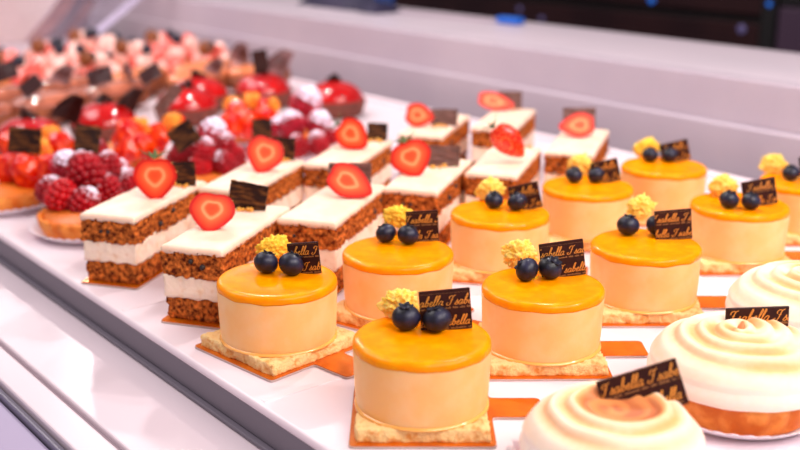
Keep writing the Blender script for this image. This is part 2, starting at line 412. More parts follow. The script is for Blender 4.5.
def make_mousse(seed):
    root = thing('mousse_cake', 'x', 'cake')
    def d(v, n):
        return n * (.0011 * fbm((v.x + seed, v.y, v.z), 260)) + Vector((.0016 * noise.noise(Vector((v.y * 60, seed, 0))), .0016 * noise.noise(Vector((v.x * 60, seed, 5))), 0))
    mk('biscuit_base', *gridbox(-.0328, .0328, -.0328, .0328, .0013, .0085, .0012, d), BISCUIT, root)
    prof = [(0, .0082), (.0325, .0082), (.0336, .009)]
    for i in range(12):
        t = i / 11; prof.append((.0338 + .0014 * t ** .6, .0105 + .0285 * t))
    prof += [(.0350, .0405), (.0338, .0414), (0, .0414)]
    def rm(t, i): return 1 + .004 * noise.noise(Vector((math.cos(t) * 1.5, math.sin(t) * 1.5, seed + i * .2)))
    mk('mousse_body', *lathe(prof, 96, rm), MOUSSE, root)
    prof = [(0, .0409), (.0340, .0409), (.03525, .0396), (.03535, .0404)] + arc(.0323, .0414, .0030, -6, 86, 8) + [(.031, .0445), (.029, .0442), (.02, .0441), (.008, .0442), (0, .0442)]
    def zm(t, i):
        if i in (2, 3): return .0009 * noise.noise(Vector((math.cos(t) * 4, math.sin(t) * 4, seed)))
        return 0
    mk('glaze_layer', *lathe(prof, 96, None, zm), GLAZE, root)
    # syrup line where the mousse meets its biscuit
    prof = [(.0325, .0084), (.0349, .0084), (.0346, .0091), (.0338, .0100), (.0330, .0100)]
    mk('syrup_ring', *lathe(prof, 96, lambda t, i: 1 + (.012 if i in (1, 2) else 0) * noise.noise(Vector((math.cos(t) * 3, math.sin(t) * 3, seed)))), mat('syrup', (246, 172, 84), .2, coat=.4, sss=.1), root)
    return root

def make_blueberry():
    prof = [(0, -.0066)] + [(.0075 * math.sin(math.radians(a)), -.0066 * math.cos(math.radians(a))) for a in range(12, 157, 8)]
    prof += [(.0028, .0060), (.0022, .0053), (.0012, .0048), (0, .0047)]
    o = mk('blueberry', *lathe(prof, 40, lambda t, i: 1 + .012 * math.sin(3 * t + i * .2)), BLUE)
    V, Fc = [], []
    n = 40
    for k in range(n):
        t = 2 * PI * k / n; s = .5 + .5 * math.cos(5 * t)
        for r, z in ((.0023, .0052), (.0027 + .0002 * s, .0062), (.0030 + .0012 * s, .0064 + .0007 * s), (.0030 + .0011 * s, .0060 + .0005 * s), (.0032, .0058)):
            V.append(Vector((r * math.cos(t), r * math.sin(t), z)))
    for k in range(n):
        for j in range(5):
            a, b = k * 5 + j, k * 5 + (j + 1) % 5; c, d_ = ((k + 1) % n) * 5 + (j + 1) % 5, ((k + 1) % n) * 5 + j
            Fc.append((a, d_, c, b))
    mk('crown', V, Fc, BLUED, o); return o

def make_coral(seed, M_, sx=.0110, sy=.0075, sz=.0092):
    V, Fc = ico(5)
    out = []
    for v in V:
        n = v.normalized()
        k = 1 + .25 * fbm(n + Vector((seed, 0, 0)), 1.6, 2) + .26 * (noise.turbulence(n * 5.0 + Vector((seed, 3, 0)), 4, False) - .5) + .10 * fbm(n + Vector((0, seed, 0)), 11, 3)
        out.append(Vector((n.x * sx * k, n.y * sy * k, n.z * sz * k)))
    return mk('sponge_crumb', out, Fc, M_)

# brush script lettering drawn as strokes
GL = {'I': ([[(.0, 1.35), (-.05, 1.75), (.3, 2.05), (.8, 1.95), (1.25, 2.15)], [(.8, 1.95), (.62, 1.2), (.5, .5), (.2, .0), (-.25, .0), (-.4, .3), (-.1, .5)], [(.35, 1.1), (.85, 1.15)]], 1.25),
      's': ([[(0, .1), (.35, .6), (.5, 1.1), (.52, .75), (.72, .35), (.5, .0), (.15, .08)]], .78),
      'a': ([[(.85, .85), (.5, 1.02), (.1, .6), (.12, .1), (.4, .0), (.72, .45), (.88, .95), (.75, .35), (.85, .02), (1.1, .2)]], 1.02),
      'b': ([[(0, .2), (.45, 1.3), (.62, 2.1), (.42, 2.25), (.22, 1.3), (.2, .25), (.42, .0), (.75, .35), (.72, .85), (.5, .85), (.75, .7), (.95, .75)]], .92),
      'e': ([[(0, .3), (.45, .55), (.6, .85), (.42, 1.02), (.15, .65), (.2, .1), (.5, .0), (.82, .25)]], .74),
      'l': ([[(0, .2), (.42, 1.2), (.6, 2.1), (.42, 2.25), (.22, 1.3), (.2, .3), (.36, .0), (.6, .2)]], .56)}
def smoothline(P, k=5):
    out = []
    for i in range(len(P) - 1):
        p0, p1, p2, p3 = P[max(i - 1, 0)], P[i], P[i + 1], P[min(i + 2, len(P) - 1)]
        for j in range(k):
            t = j / k
            out.append(tuple(.5 * ((2 * b) + (-a + c) * t + (2 * a - 5 * b + 4 * c - d_) * t * t + (-a + 3 * b - 3 * c + d_) * t ** 3) for a, b, c, d_ in zip(p0, p1, p2, p3)))
    out.append(P[-1]); return out
def word_strokes(word, x, y, s):
    L_ = []
    for ch in word:
        if ch == ' ': x += .9 * s; continue
        st, adv = GL[ch]
        for q in st: L_.append([(x + (a + .30 * b) * s, y + b * s) for a, b in smoothline(q)])
        x += adv * s * 1.12
    return L_, x
def ribbons(lines, w, rect, y, V, Fc):
    """each stroke a thin raised ribbon on the plaque face, cut off at the plaque's edge"""
    x0, x1, z0, z1 = rect
    for ln in lines:
        run = []
        for q in ln + [None]:
            ok = q is not None and x0 < q[0] < x1 and z0 < q[1] < z1
            if ok: run.append(q)
            elif run:
                if len(run) > 1:
                    base = len(V)
                    for i, (a, b) in enumerate(run):
                        c, d_ = run[min(i + 1, len(run) - 1)], run[max(i - 1, 0)]
                        tx, tz = c[0] - d_[0], c[1] - d_[1]; l = math.hypot(tx, tz) or 1
                        ww = w * (.75 + .5 * abs(tz) / l)
                        for sgn in (-1, 1): V.append(Vector((a - sgn * tz / l * ww / 2, y, b + sgn * tx / l * ww / 2)))
                        V.append(Vector((a, y - w * .12, b)))
                    for i in range(len(run) - 1):
                        A = base + 3 * i; B = A + 3
                        Fc.append((A, B, B + 2, A + 2)); Fc.append((A + 2, B + 2, B + 1, A + 1))
                run = []
def make_plaque(w, h, th, size, off=0.0, M_=None, small=True, rows=2, lift=0.0):
    """chocolate plaque: base edge on z = 0, printed side faces -y"""
    o = mk('chocolate_plaque', *bevbox(-w / 2, w / 2, -th / 2, th / 2, 0, h, .0003, 1), M_ or CHOC, smooth=False)
    rect = (-w / 2 + .0002, w / 2 - .0002, .0002, h - .0002); V, Fc = [], []; Vs, Fs = [], []
    pitch = h / rows
    for r in range(rows):
        x = -w / 2 + .0005 + (off if r % 2 == 0 else off - size * 3.0); z = h - pitch * (r + 1) + pitch * .30 - lift
        for _ in range(4):
            ls, x = word_strokes('Isabella', x, z, size); ribbons(ls, size * .15, rect, -th / 2 - .00005, V, Fc); x += size * 1.1
        if small:
            zz = z - pitch * .18
            x = -w / 2 + .0008; rnd = random.Random(r * 7 + 3)
            while x < w / 2:
                hh = size * .45 * rnd.choice((.6, 1, .8)); wd = size * .22
                if rnd.random() < .84: ribbons([[(x, zz), (x + wd * .2, zz + hh), (x + wd, zz + hh * .6), (x + wd, zz)]], size * .13, rect, -th / 2 - .00005, Vs, Fs)
                x += wd * 1.8
            ribbons([[(-w / 2 + (w * .03 * k), z + size * 2.75) for k in range(0, 33)]], size * .06, rect, -th / 2 - .00005, Vs, Fs) if r == 0 else None
    mk('gold_lettering', V, Fc, INK, o, smooth=False)
    if Vs: mk('small_print', Vs, Fs, INKD, o, smooth=False)
    return o
def make_plain_plaque(w, h, th, M_, name='chocolate_plaque', seed=0):
    V, Fc = gridbox(-w / 2, w / 2, -th / 2, th / 2, 0, h, .0011, lambda v, n: Vector((.0006 * noise.noise(v * 300 + Vector((seed, 0, 0))), .0005 * noise.noise(Vector((v.x * 120, seed, v.z * 700))), .0006 * noise.noise(v * 320 + Vector((0, 9, seed))))))
    return mk(name, V, Fc, M_, smooth=False)

def make_strawberry(calyx=True, seed=0):
    """halved strawberry: cut face towards -y, tip towards -z, length 1, about .95 wide"""
    def half(t):   # outline radius profile, t 0 at shoulder, 1 at tip
        return .46 * (math.sin(PI * min(1, (t * .93 + .07)) ** .62)) ** .75
    n, mm = 28, 18; V, Fc, D = [], [], []
    # cut face: rings from centre to edge, a touch domed
    N_ = 56
    out = []
    for k in range(N_):
        a = 2 * PI * k / N_
        x, z = math.sin(a), math.cos(a)
        zz = .47 * z if z > 0 else .53 * z
        w = .47 * (1 - .42 * max(0, -z) ** 1.4)
        if z > .75: zz -= .09 * (1 - abs(x)) * (z - .75) / .25
        out.append((x * w, zz))
    rings = 10
    V.append(Vector((0, -.01, .04))); D.append(0)
    for r in range(1, rings + 1):
        f = r / rings
        for x, z in out:
            V.append(Vector((x * f, -.012 * (1 - f), .04 * (1 - f) + z * f))); D.append(f)
    for k in range(N_): Fc.append((0, 1 + (k + 1) % N_, 1 + k))
    for r in range(rings - 1):
        for k in range(N_):
            a = 1 + r * N_ + k; b = 1 + r * N_ + (k + 1) % N_; Fc.append((a, b, b + N_, a + N_))
    Fc = [tuple(reversed(f)) for f in Fc]
    root = mk('strawberry_half', V, Fc, CUT, attr=('d', D))
    # skin: back of the half
    V, Fc = [], []
    K = 14; seeds = []
    for j in range(K + 1):
        ph = PI / 2 * j / K
        for k, (x, z) in enumerate(out):
            c = math.cos(ph); V.append(Vector((x * c, .40 * math.sin(ph), z * c + .04 * (1 - c))))
            if j in (2, 5, 8, 11) and k % 4 == (j % 2) * 2 and c > .2: seeds.append((V[-1].copy(), Vector((x, .4 * math.sin(ph) / .6, z)).normalized()))
    for j in range(K):
        for k in range(N_):
            a = j * N_ + k; b = j * N_ + (k + 1) % N_; Fc.append((a, b, b + N_, a + N_))
    mk('skin', V, Fc, STRAW, root)
    SV, SF = ico(1, .02)
    P_ = []
    for c, nn in seeds: P_.append(([c + nn * .004 + Vector((v.x * .7, v.y * .7, v.z * 1.2)) for v in SV], SF))
    mk('seeds', *merge(*P_), SEED, root)['kind'] = 'stuff'
    if calyx:
        P_ = []
        rnd = random.Random(seed)
        for k in range(7):
            a = PI * (k / 6) ; L_ = .26 + .12 * rnd.random(); w = .06
            dx, dy = math.cos(a), math.sin(a) * .8
            vs = []
            for i in range(7):
                t = i / 6; ww = w * math.sin(PI * min(.97, t * .85 + .12)); p_ = Vector((dx * L_ * t, .06 + dy * L_ * t * .8, .40 + .22 * t - .05 * t * t * (k % 3)))
                sd = Vector((-dy, dx, 0)); vs += [p_ - sd * ww, p_ + sd * ww, p_ + Vector((0, 0, .012))]
            fs = []
            for i in range(6):
                A, B = 3 * i, 3 * i + 3; fs += [(A, B, B + 2, A + 2), (A + 2, B + 2, B + 1, A + 1), (A, A + 1, B + 1, B)]
            P_.append((vs, fs))
        mk('leaves', *merge(*P_), LEAF, root)
    return root

def make_raspberry(M_, seed=0):
    SV, SF = ico(2)
    P_ = []; sug = []
    rnd = random.Random(seed)
    rows = [(-.0085, .0052, 8), (-.0050, .0082, 12), (-.0010, .0090, 13), (.0032, .0080, 12), (.0068, .0058, 9), (.0094, .0026, 5), (.0102, 0, 1)]
    for i, (z, r, n) in enumerate(rows):
        for k in range(n):
            a = 2 * PI * (k + .5 * (i % 2)) / n; s = .0026 * rnd.uniform(.9, 1.1)
            c = Vector((r * math.cos(a), r * math.sin(a), z))
            P_.append(([c + v * s for v in SV], SF)); sug += [c.z * 45 + v.z * .22 for v in SV]
    CV, CF = ico(3); P_.append(([Vector((v.x * .0076, v.y * .0076, v.z * .0088)) for v in CV], CF)); sug += [v.z * .4 - .3 for v in CV]
    V, Fc = merge(*P_)
    return mk('raspberry', V, Fc, M_, attr=('sugar', sug))

def tart_shell(R, h, M_, parent=None, name='tart_shell', fill=True):
    prof = [(0, .0005), (R * .86, .0005), (R * .90, .002), (R * .97, h * .6), (R, h * .95), (R * .985, h), (R * .93, h * 1.0), (R * .90, h * .8)]
    if fill: prof += [(0, h * .82)]
    else: prof += [(R * .85, .004), (0, .004)]
    def rm(t, i): return 1 + (.018 * math.cos(26 * t) if 2 < i < 6 else 0) + .006 * noise.noise(Vector((math.cos(t) * 2, math.sin(t) * 2, i * .3)))
    def zm(t, i): return (.0006 * math.cos(26 * t) + .0007 * noise.noise(Vector((math.cos(t) * 5, math.sin(t) * 5, 1)))) if 3 < i < 7 else 0
    return mk(name, *lathe(prof, 156, rm, zm), M_, parent)
def paper_cup(R):
    V, Fc = lathe([(0, .0002), (R * .88, .0002), (R * .93, .0012), (R * 1.11, .0065), (R * 1.15, .0078), (R * 1.135, .0078), (R * .925, .0022), (R * .87, .0008), (0, .0008)], 200,
                  lambda t, i: 1 + (.034 * math.cos(40 * t) if 2 < i < 7 else 0), lambda t, i: .0011 * math.cos(40 * t) if 2 < i < 7 else 0)
    return mk('paper_baking_cup', V, Fc, PAPER)

def make_meringue_tart(seed, R=.045, blob=0.):
    root = thing('meringue_tart', 'x', 'tart')
    tart_shell(.0425, .0205, TART, root)
    V, Fc, T = [], [], []
    nr, nt_ = 90, 140
    H_ = .0215
    for i in range(nr + 1):
        f = i / nr
        for k in range(nt_):
            th = 2 * PI * k / nt_
            if f < .82:
                g = f / .82; r = R * (1 - (1 - g) ** 1.02) * .985; z = H_ * (1 - g ** 2.6) ** .62 * .80 + .0075
            else:
                g = (f - .82) / .18; a = g * PI * .62; r = R * (.965 + .035 * math.sin(a * 1.3)); z = .0075 * (1 - g) - .001 * g; z += 0
            r = min(r, R * 1.01)
            g2 = r / R
            ph = g2 * 4.6 - th / (2 * PI) + .16 * noise.noise(Vector((math.cos(th) * 1.2, math.sin(th) * 1.2, seed)))
            s = ph - math.floor(ph)
            ridge = (math.sin(PI * s ** 1.7)) ** 1.2
            amp = .0026 * (1 - max(0, (g2 - .72) / .28)) * min(1, g2 * 6 + .1) if f < .82 else .0
            zz = z + amp * ridge + .0009 * noise.noise(Vector((r * math.cos(th) * 60, r * math.sin(th) * 60, seed)))
            ra = r * (1 + .02 * noise.noise(Vector((math.cos(th) * 1.5, math.sin(th) * 1.5, seed + 4))))
            px_, py_ = ra * math.cos(th), ra * math.sin(th)
            if blob:
                dd = math.hypot(px_ - .003, py_ + .001) / .019
                if dd < 1: zz = zz * dd ** 3 + (H_ * .80 + .0040 - .0015 * dd * dd) * (1 - dd ** 3)
            V.append(Vector((px_, py_, zz + .0185)))
            hgt = max(0, (zz - .010) / .024)
            tst = .22 + .62 * hgt ** .7 * (.30 + 1.0 * (1 - ridge)) * (.75 + 1.1 * noise.noise(Vector((math.cos(th) * .9, math.sin(th) * .9, seed + 2 + g2)))) - .18 * (1 - hgt)
            if blob:
                dd = math.hypot(px_ - .003, py_ + .001) / .019
                tst = tst * .75 + (.62 * math.exp(-(dd * 1.05) ** 6) + .25 * math.exp(-((dd - .95) * 5) ** 2))
            T.append(max(0, min(1, tst)))
    for i in range(nr):
        for k in range(nt_):
            a = i * nt_ + k; b = i * nt_ + (k + 1) % nt_; Fc.append((a, a + nt_, b + nt_, b))
    Fc.append(tuple(nr * nt_ + k for k in range(nt_)))
    mk('meringue', V, Fc, MER, root, attr=('toast', T))
    if not blob:
        V, Fc = lathe([(0, 0), (.0022, .0005), (.0018, .003), (.0008, .0052), (0, .0056)], 20)
        V = [Vector((v.x + v.z * .5, v.y, v.z + .0415)) for v in V]
        mk('torched_tip', V, Fc, mat('torched_tip', (214, 116, 60), .5, sss=.1), root)
    return root

def make_slice(seed, M_board=None):
    Lh, W2 = .0535, .0208
    root = thing('layered_slice', 'x', 'cake slice')
    def rough(a, s):
        return lambda v, n: n * (a * fbm((v.x + seed, v.y, v.z), s, 4)) if (abs(n.x) + abs(n.y)) > .1 else Vector((0, 0, 0))
    def icef(v, n):
        d_ = Vector((0, 0, .0004 * noise.noise(Vector((v.x * 60, v.y * 60, seed)))))
        if abs(n.z) < .3: d_ += n * .0004 * fbm((v.x, v.y, seed), 200)
        if n.z > .1 and (abs(n.x) + abs(n.y)) > .1: d_ += Vector((-n.x * .0012, -n.y * .0012, -.0006))
        if n.z < -.1: d_ += Vector((0, 0, .0012 * noise.noise(Vector((v.x * 250, v.y * 250, seed)))))
        return d_
    mk('sponge_layer', *gridbox(-Lh + .0015, Lh - .0015, -W2 + .0012, W2 - .0012, .0012, .0165, .0012, rough(.0016, 300)), SPONGE, root)
    mk('cream_layer', *gridbox(-Lh + .0005, Lh - .0005, -W2 + .0003, W2 - .0003, .0160, .0305, .0013, lambda v, n: n * (.0007 * fbm((v.x + seed, v.y, v.z), 160)) + Vector((0, 0, .0018 * noise.noise(Vector((v.x * 160, v.y * 160, seed + v.z * 50))) if abs(n.z) > .1 else 0))), CREAM, root)
    o = mk('sponge_layer', *gridbox(-Lh, Lh, -W2, W2, .0300, .0465, .0012, rough(.0016, 280)), SPONGE, root)
    mk('icing_layer', *gridbox(-Lh - .0003, Lh + .0003, -W2 - .0003, W2 + .0003, .0455, .0500, .0015, icef), ICING, root)
    rnd = random.Random(seed); P_ = []
    for k in range(5):
        V, Fc = ico(2, .0022 * rnd.uniform(.6, 1.1)); sx = rnd.choice((-1, 1))
        if k < 2: c = Vector((-Lh, rnd.uniform(-.014, .014), rnd.choice((.006, .038, .041))))
        else: c = Vector((rnd.uniform(-.05, .05), -W2, rnd.choice((.008, .036, .041))))
        P_.append(([c + v + Vector((0, 0, .0006 * noise.noise(v * 900))) for v in V], Fc))
    for q in P_: mk('nut_piece', *q, NUT, root)
    return root

# ------------------------------------------------------------------ mango mousse cakes
MC = {  # image centre of the top, label, board heading offset, berries, plaque(bottom centre px, w, h, roll, yaw), crumb
 'B': ((422, 336), 'mango mousse cake nearest the camera', 'the nearest mousse cake', 0.0, [(406, 317), (437, 319)], (447, 329, .0265, .0215, 4, 4), (396, 304)),
 'A': ((277, 277), 'mango mousse cake at the tray front edge, leftmost of all', 'the leftmost mousse cake', -.75, [(266, 262), (291, 264)], (306, 273, .0195, .0190, 8, -14), (271, 248)),
 'C': ((543, 284), 'mango mousse cake second in the near row, right behind the frontmost one', 'the second mousse cake of the near row', .02, [(527, 269), (550, 267)], (564, 276, .0265, .0215, 6, 6), (515, 254)),
 'D': ((646, 243), 'mango mousse cake third in the near row, behind the meringue tarts', 'the third mousse cake of the near row', .0, [(628, 225), (657, 225)], (674, 239, .0240, .0200, 5, 0), (636, 207)),
 'E': ((398, 250), 'mango mousse cake in the left row directly behind the frontmost cake', 'the second mousse cake of the left row', -.6, [(386, 232), (408, 234)], (423, 241, .0210, .0205, 2, 4), (396, 217)),
 'F': ((500, 211), 'mango mousse cake third in the left row beside the layered slices', 'the third mousse cake of the left row', -.2, [(494, 199), (517, 201)], (528, 209, .0215, .0190, 14, -6), (486, 190)),
 'G': ((588, 185), 'mango mousse cake fourth in the left row, before the farthest slice', 'the fourth mousse cake of the left row', 0., [(574, 174), (596, 174)], (608, 182, .0215, .0180, 14, -6), (575, 164)),
 'H': ((664, 165), 'mango mousse cake farthest back, against the grey rear wall', 'the rearmost mousse cake', 0., [(650, 154), (670, 154)], (677, 161, .0240, .0175, 14, -6), (643, 147)),
 'I': ((740, 203), 'mango mousse cake fourth in the near row, near the right edge', 'the fourth mousse cake of the near row', 0., [(729, 199), (751, 200)], (761, 205, .0245, .0195, 10, 0), (719, 186)),
 'J': ((806, 180), 'mango mousse cake cut off by the right edge of the photo', 'the mousse cake cut by the right edge', 0., [(791, 172), (809, 171)], (816, 176, .0240, .0180, 10, 0), (769, 163)),
}
protos = [make_mousse(1.3), make_mousse(7.7)]
bproto = proto_board(); tag(bproto, 'x', 'cake board'); berry = make_blueberry(); tag(berry, 'x', 'blueberry')
corals = [make_coral(1.5, CORAL2), make_coral(4.2, CORAL, .0115, .0075, .0085), make_coral(9.1, CORAL2, .0105, .008, .0098)]
for c in corals: tag(c, 'x', 'sponge crumb')
used = set()
def inst(o, label, group=None):
    """first use returns the prototype itself, later uses a copy"""
    if o.name not in used:
        used.add(o.name); o['label'] = label
        if group: o['group'] = group
        if o.name not in KIDS: KIDS[o.name] = kids(o)
        return o
    return dup(o, label, group)
TOP = .0443
rb = random.Random(11)
for i, (k, ((px, py), lab, short, yaw, bs, pl, co)) in enumerate(MC.items()):
    c = at(px, py, .0445)
    pose(inst(bproto, 'gold card cake board with a tab under ' + short, 'gold boards under the mousse cakes'), (c.x, c.y, .0006), VIEW + yaw + rb.uniform(-.02, .02))
    pose(inst(protos[i % 2], lab + ', with orange glaze', 'mango mousse cakes'), (c.x, c.y, 0), VIEW + yaw)
    for j, (bx, by) in enumerate(bs):
        p_ = at(bx, by, TOP + .0068); s = rb.uniform(.95, 1.03) * (.93 if k in 'EFGHIJ' else 1)
        b_ = inst(berry, ('left', 'right')[j] + ' blueberry on top of ' + short, 'blueberries on the mousse cakes')
        tl = {'C0': (-.2, -1.0), 'C1': (.4, .5)}.get(k + str(j), (rb.uniform(-.45, .1), rb.uniform(-.5, .5)))
        pose(b_, (p_.x, p_.y, TOP + .0067 * s), R3(VIEW, tl[0], tl[1]), s)
    p_ = at(co[0] + 4, co[1] + 2, TOP + .006)
    q = inst(corals[i % 3], 'yellow sponge crumb beside the blueberries on ' + short, 'yellow sponge crumbs on the mousse cakes')
    pose(q, (p_.x, p_.y, TOP + .0068), R3(VIEW + rb.uniform(-.5, .5), rb.uniform(-.3, .3), rb.uniform(-.6, .3) - (.4 if k in 'DI' else 0)), 1.0)
    bx, by, w, h, roll, yw = pl
    p_ = at(bx, by, TOP)
    o = make_plaque(w, h, .0014, .0023, off=-.006 + .0012 * i, rows=2, lift=.0006)
    tag(o, 'dark chocolate plaque with gold script standing on ' + short, 'chocolate plaque', 'gold printed chocolate plaques on the mousse cakes')
    pose(o, (p_.x, p_.y, TOP - .0006), R3(VIEW + math.radians(yw), -.12, -math.radians(roll)))

# ------------------------------------------------------------------ meringue tarts
mt = [('frontmost meringue tart with a browned centre, cut off by the bottom edge', (-.2925, .3530), make_meringue_tart(2.5, .0445, 1.)),
      ('swirled meringue tart in a paper cup right of the second mousse cake', (-.3065, .4660), make_meringue_tart(5.1, .0455)),
      ('swirled meringue tart cut off by the right edge behind the other two', (-.3340, .5720), None)]
mt[2] = (mt[2][0], mt[2][1], dup(mt[1][2]))
cup = paper_cup(.0425); tag(cup, 'x', 'paper cup')
for i, (lab, (x, y), o) in enumerate(mt):
    o['label'] = lab; o['group'] = 'meringue tarts'; pose(o, (x, y, .0008), [VIEW + .2, VIEW + .9, 2.4][i], [.93, 1, 1][i])
    sh = ['frontmost meringue tart', 'middle meringue tart', 'meringue tart at the right edge'][i]
    pose(inst(cup, 'white fluted paper cup under the ' + sh, 'white fluted paper cups'), (x, y, 0), .3 * i)
o = make_plaque(.0380, .0215, .0015, .0026, off=.0002, rows=2)
tag(o, 'large dark chocolate plaque with gold script leaning on the frontmost meringue tart', 'chocolate plaque', 'gold printed chocolate plaques on the meringue tarts')
p_ = at(650, 405, .036); pose(o, (p_.x, p_.y, .0310), R3(VIEW + .0, -.30, -math.radians(17)))
o = make_plaque(.0345, .0190, .0015, .0029, off=.0008, rows=2, lift=.0010)
tag(o, 'chocolate plaque with gold script upright in the middle meringue tart', 'chocolate plaque', 'gold printed chocolate plaques on the meringue tarts')
p_ = at(756, 340, .033); pose(o, (p_.x, p_.y, .0320), R3(VIEW + .1, -.10, 0))

# ------------------------------------------------------------------ layered slices with strawberries
slices = [make_slice(3.3), make_slice(8.8), make_slice(14.1)]
sb = mk('gold_slice_board', *prism(rounded([(-.058, -.0222), (.058, -.0222), (.058, .0222), (-.058, .0222)], .003, 4), 0, .0012), GOLD, smooth=False)
mk('white_underside', *prism(rounded([(-.0583, -.0225), (.0583, -.0225), (.0583, .0225), (-.0583, .0225)], .003, 4), -.0004, .0007), CARD, sb, smooth=False)
tag(sb, 'x', 'cake board')
SL = {k: (v, 124.5) for k, v in {'S2': (-.6186, .3445), 'S1': (-.7206, .3345), 'S4': (-.6256, .4345), 'S3': (-.7326, .4325), 'S6': (-.6476, .5415),
 'S5': (-.7506, .5385), 'S8': (-.6460, .6215), 'S7': (-.7986, .6745), 'S10': (-.6610, .7265), 'S9': (-.7796, .7485)}.items()}
SLAB = {'S1': 'at the tray front edge beside the nearest raspberry tart', 'S2': 'at the tray front edge behind the leftmost mousse cake',
 'S3': 'second in the left column', 'S4': 'in the right column, second from the tray front', 'S5': 'in the left column, third from the front',
 'S6': 'third in the right column, behind a mousse cake', 'S7': 'in the left column, fourth from the front', 'S8': 'in the right column, fourth from the front',
 'S9': 'in the left column, farthest back by the rear wall', 'S10': 'in the right column, farthest back'}
SSH = {'S1': 'the slice beside the nearest raspberry tart', 'S2': 'the slice behind the leftmost mousse cake', 'S3': 'the second slice of the left column', 'S4': 'the second slice of the right column',
 'S5': 'the third slice of the left column', 'S6': 'the third slice of the right column', 'S7': 'the fourth slice of the left column', 'S8': 'the fourth slice of the right column',
 'S9': 'the rearmost slice of the left column', 'S10': 'the rearmost slice of the right column'}
# strawberry: px, py, width px, height px, roll(deg), lean, yaw ; plaque: bottom px, w, h, roll
ST = {'S1': (155, 177, 42, 43, 0, 12, 5, 1), 'S2': (212, 210, 46, 37, 8, 30, 0, 0), 'S3': (265, 153, 37, 37, 20, 20, 5, 0), 'S4': (348, 181, 46, 34, -62, 25, 0, 0),
      'S5': (351, 134, 36, 31, -55, 18, -10, 1), 'S6': (411, 157, 41, 37, -22, 15, 0, 1), 'S7': (418, 115, 29, 24, -80, 18, 0, 0), 'S8': (507, 140, 28, 43, 44, 10, 175, 1),
      'S9': (494, 101, 33, 20, -75, 35, 10, 0), 'S10': (579, 125, 36, 25, 85, 20, 0, 0)}
SP = {'S1': (183, 186, .020, .0185, 3, 'm', 0), 'S2': (246, 210, .027, .0195, -8, 'm', -10), 'S3': (283, 160, .019, .019, -3, 'm', -5), 'S4': (350, 187, .032, .0185, 0, 'g', 0),
      'S5': (377, 141, .018, .0165, -3, 'm', 0), 'S6': (442, 167, .028, .018, -2, 'g', 0), 'S7': (444, 126, .026, .0165, 0, 'g', 0), 'S8': (528, 147, .012, .004, 0, 'm', 0),
      'S9': (510, 109, .024, .0185, 0, 'g', 0), 'S10': (579, 127, .031, .0185, 0, 'g', 0)}
sp_ = [make_strawberry(True, 1), make_strawberry(False, 2)]
for o in sp_: tag(o, 'x', 'strawberry')
def crumbs(n, seed):
    rnd = random.Random(seed); P_ = []
    for k in range(n):
        V, Fc = ico(2, .0017 * rnd.uniform(.7, 1.2)); c = Vector((rnd.uniform(-.007, .007), rnd.uniform(-.004, .004), .0013))
        P_.append(([c + v for v in V], Fc))
    return mk('golden_crisp_pearls', *merge(*P_), PEARL)
for i, k in enumerate(SL):
    (x, y), hd = SL[k]
    pose(inst(sb, 'gold card board under ' + SSH[k], 'gold boards under the layered slices'), (x, y, .0006), math.radians(hd))
    pose(inst(slices[i % 3], 'iced layered sponge and cream slice ' + SLAB[k], 'layered sponge slices'), (x, y, .0007), math.radians(hd))
    bx, by, w, h, roll, ln, yw, cal = ST[k]
    z0 = .0506; p_ = at(bx, by, z0 + .010); depth = (p_ - CAM).dot(FWD); sc = max(w, h) / F * depth * .98
    sw = w / F * depth
    o = inst(sp_[0 if cal else 1], 'halved red strawberry on ' + SSH[k], 'strawberry halves on the layered slices')
    # size so that the shown outline matches: width and length about equal
    hh = h / F * depth
    wx = (sw if abs(roll) < 45 else hh) / .94; lz = (hh if abs(roll) < 45 else sw)
    lz = lz / max(.8, math.cos(math.radians(ln)))
    zc = z0 + hh * .46 + .001
    p_ = at(bx, by, zc)
    pose(o, p_, R3(VIEW + math.radians(yw), -math.radians(ln), math.radians(roll)), (wx, .8 * min(wx, lz), lz))
    bx, by, w, h, roll, kind, yw = SP[k]
    p_ = at(bx, by, z0)
    if k != 'S8':
        o = make_plain_plaque(w, h, .0014, CHOCM if kind == 'm' else CHOCG, seed=i)
        tag(o, ('dark marbled' if kind == 'm' else 'greyish brown') + ' chocolate plaque behind the strawberry on ' + SSH[k], 'chocolate plaque', 'marbled chocolate plaques on the slices')
        pose(o, (p_.x, p_.y, z0 - .0004), R3(VIEW + math.radians(yw), -.15, math.radians(-roll)))
    q = crumbs(7, i); tag(q, 'golden crisp pearls beside the strawberry on ' + SSH[k], 'sugar pearls', 'golden pearls on the slices', 'stuff')
    pq = at(bx - 3, by + 1, z0); pose(q, (pq.x, pq.y, z0 - .0002), VIEW)

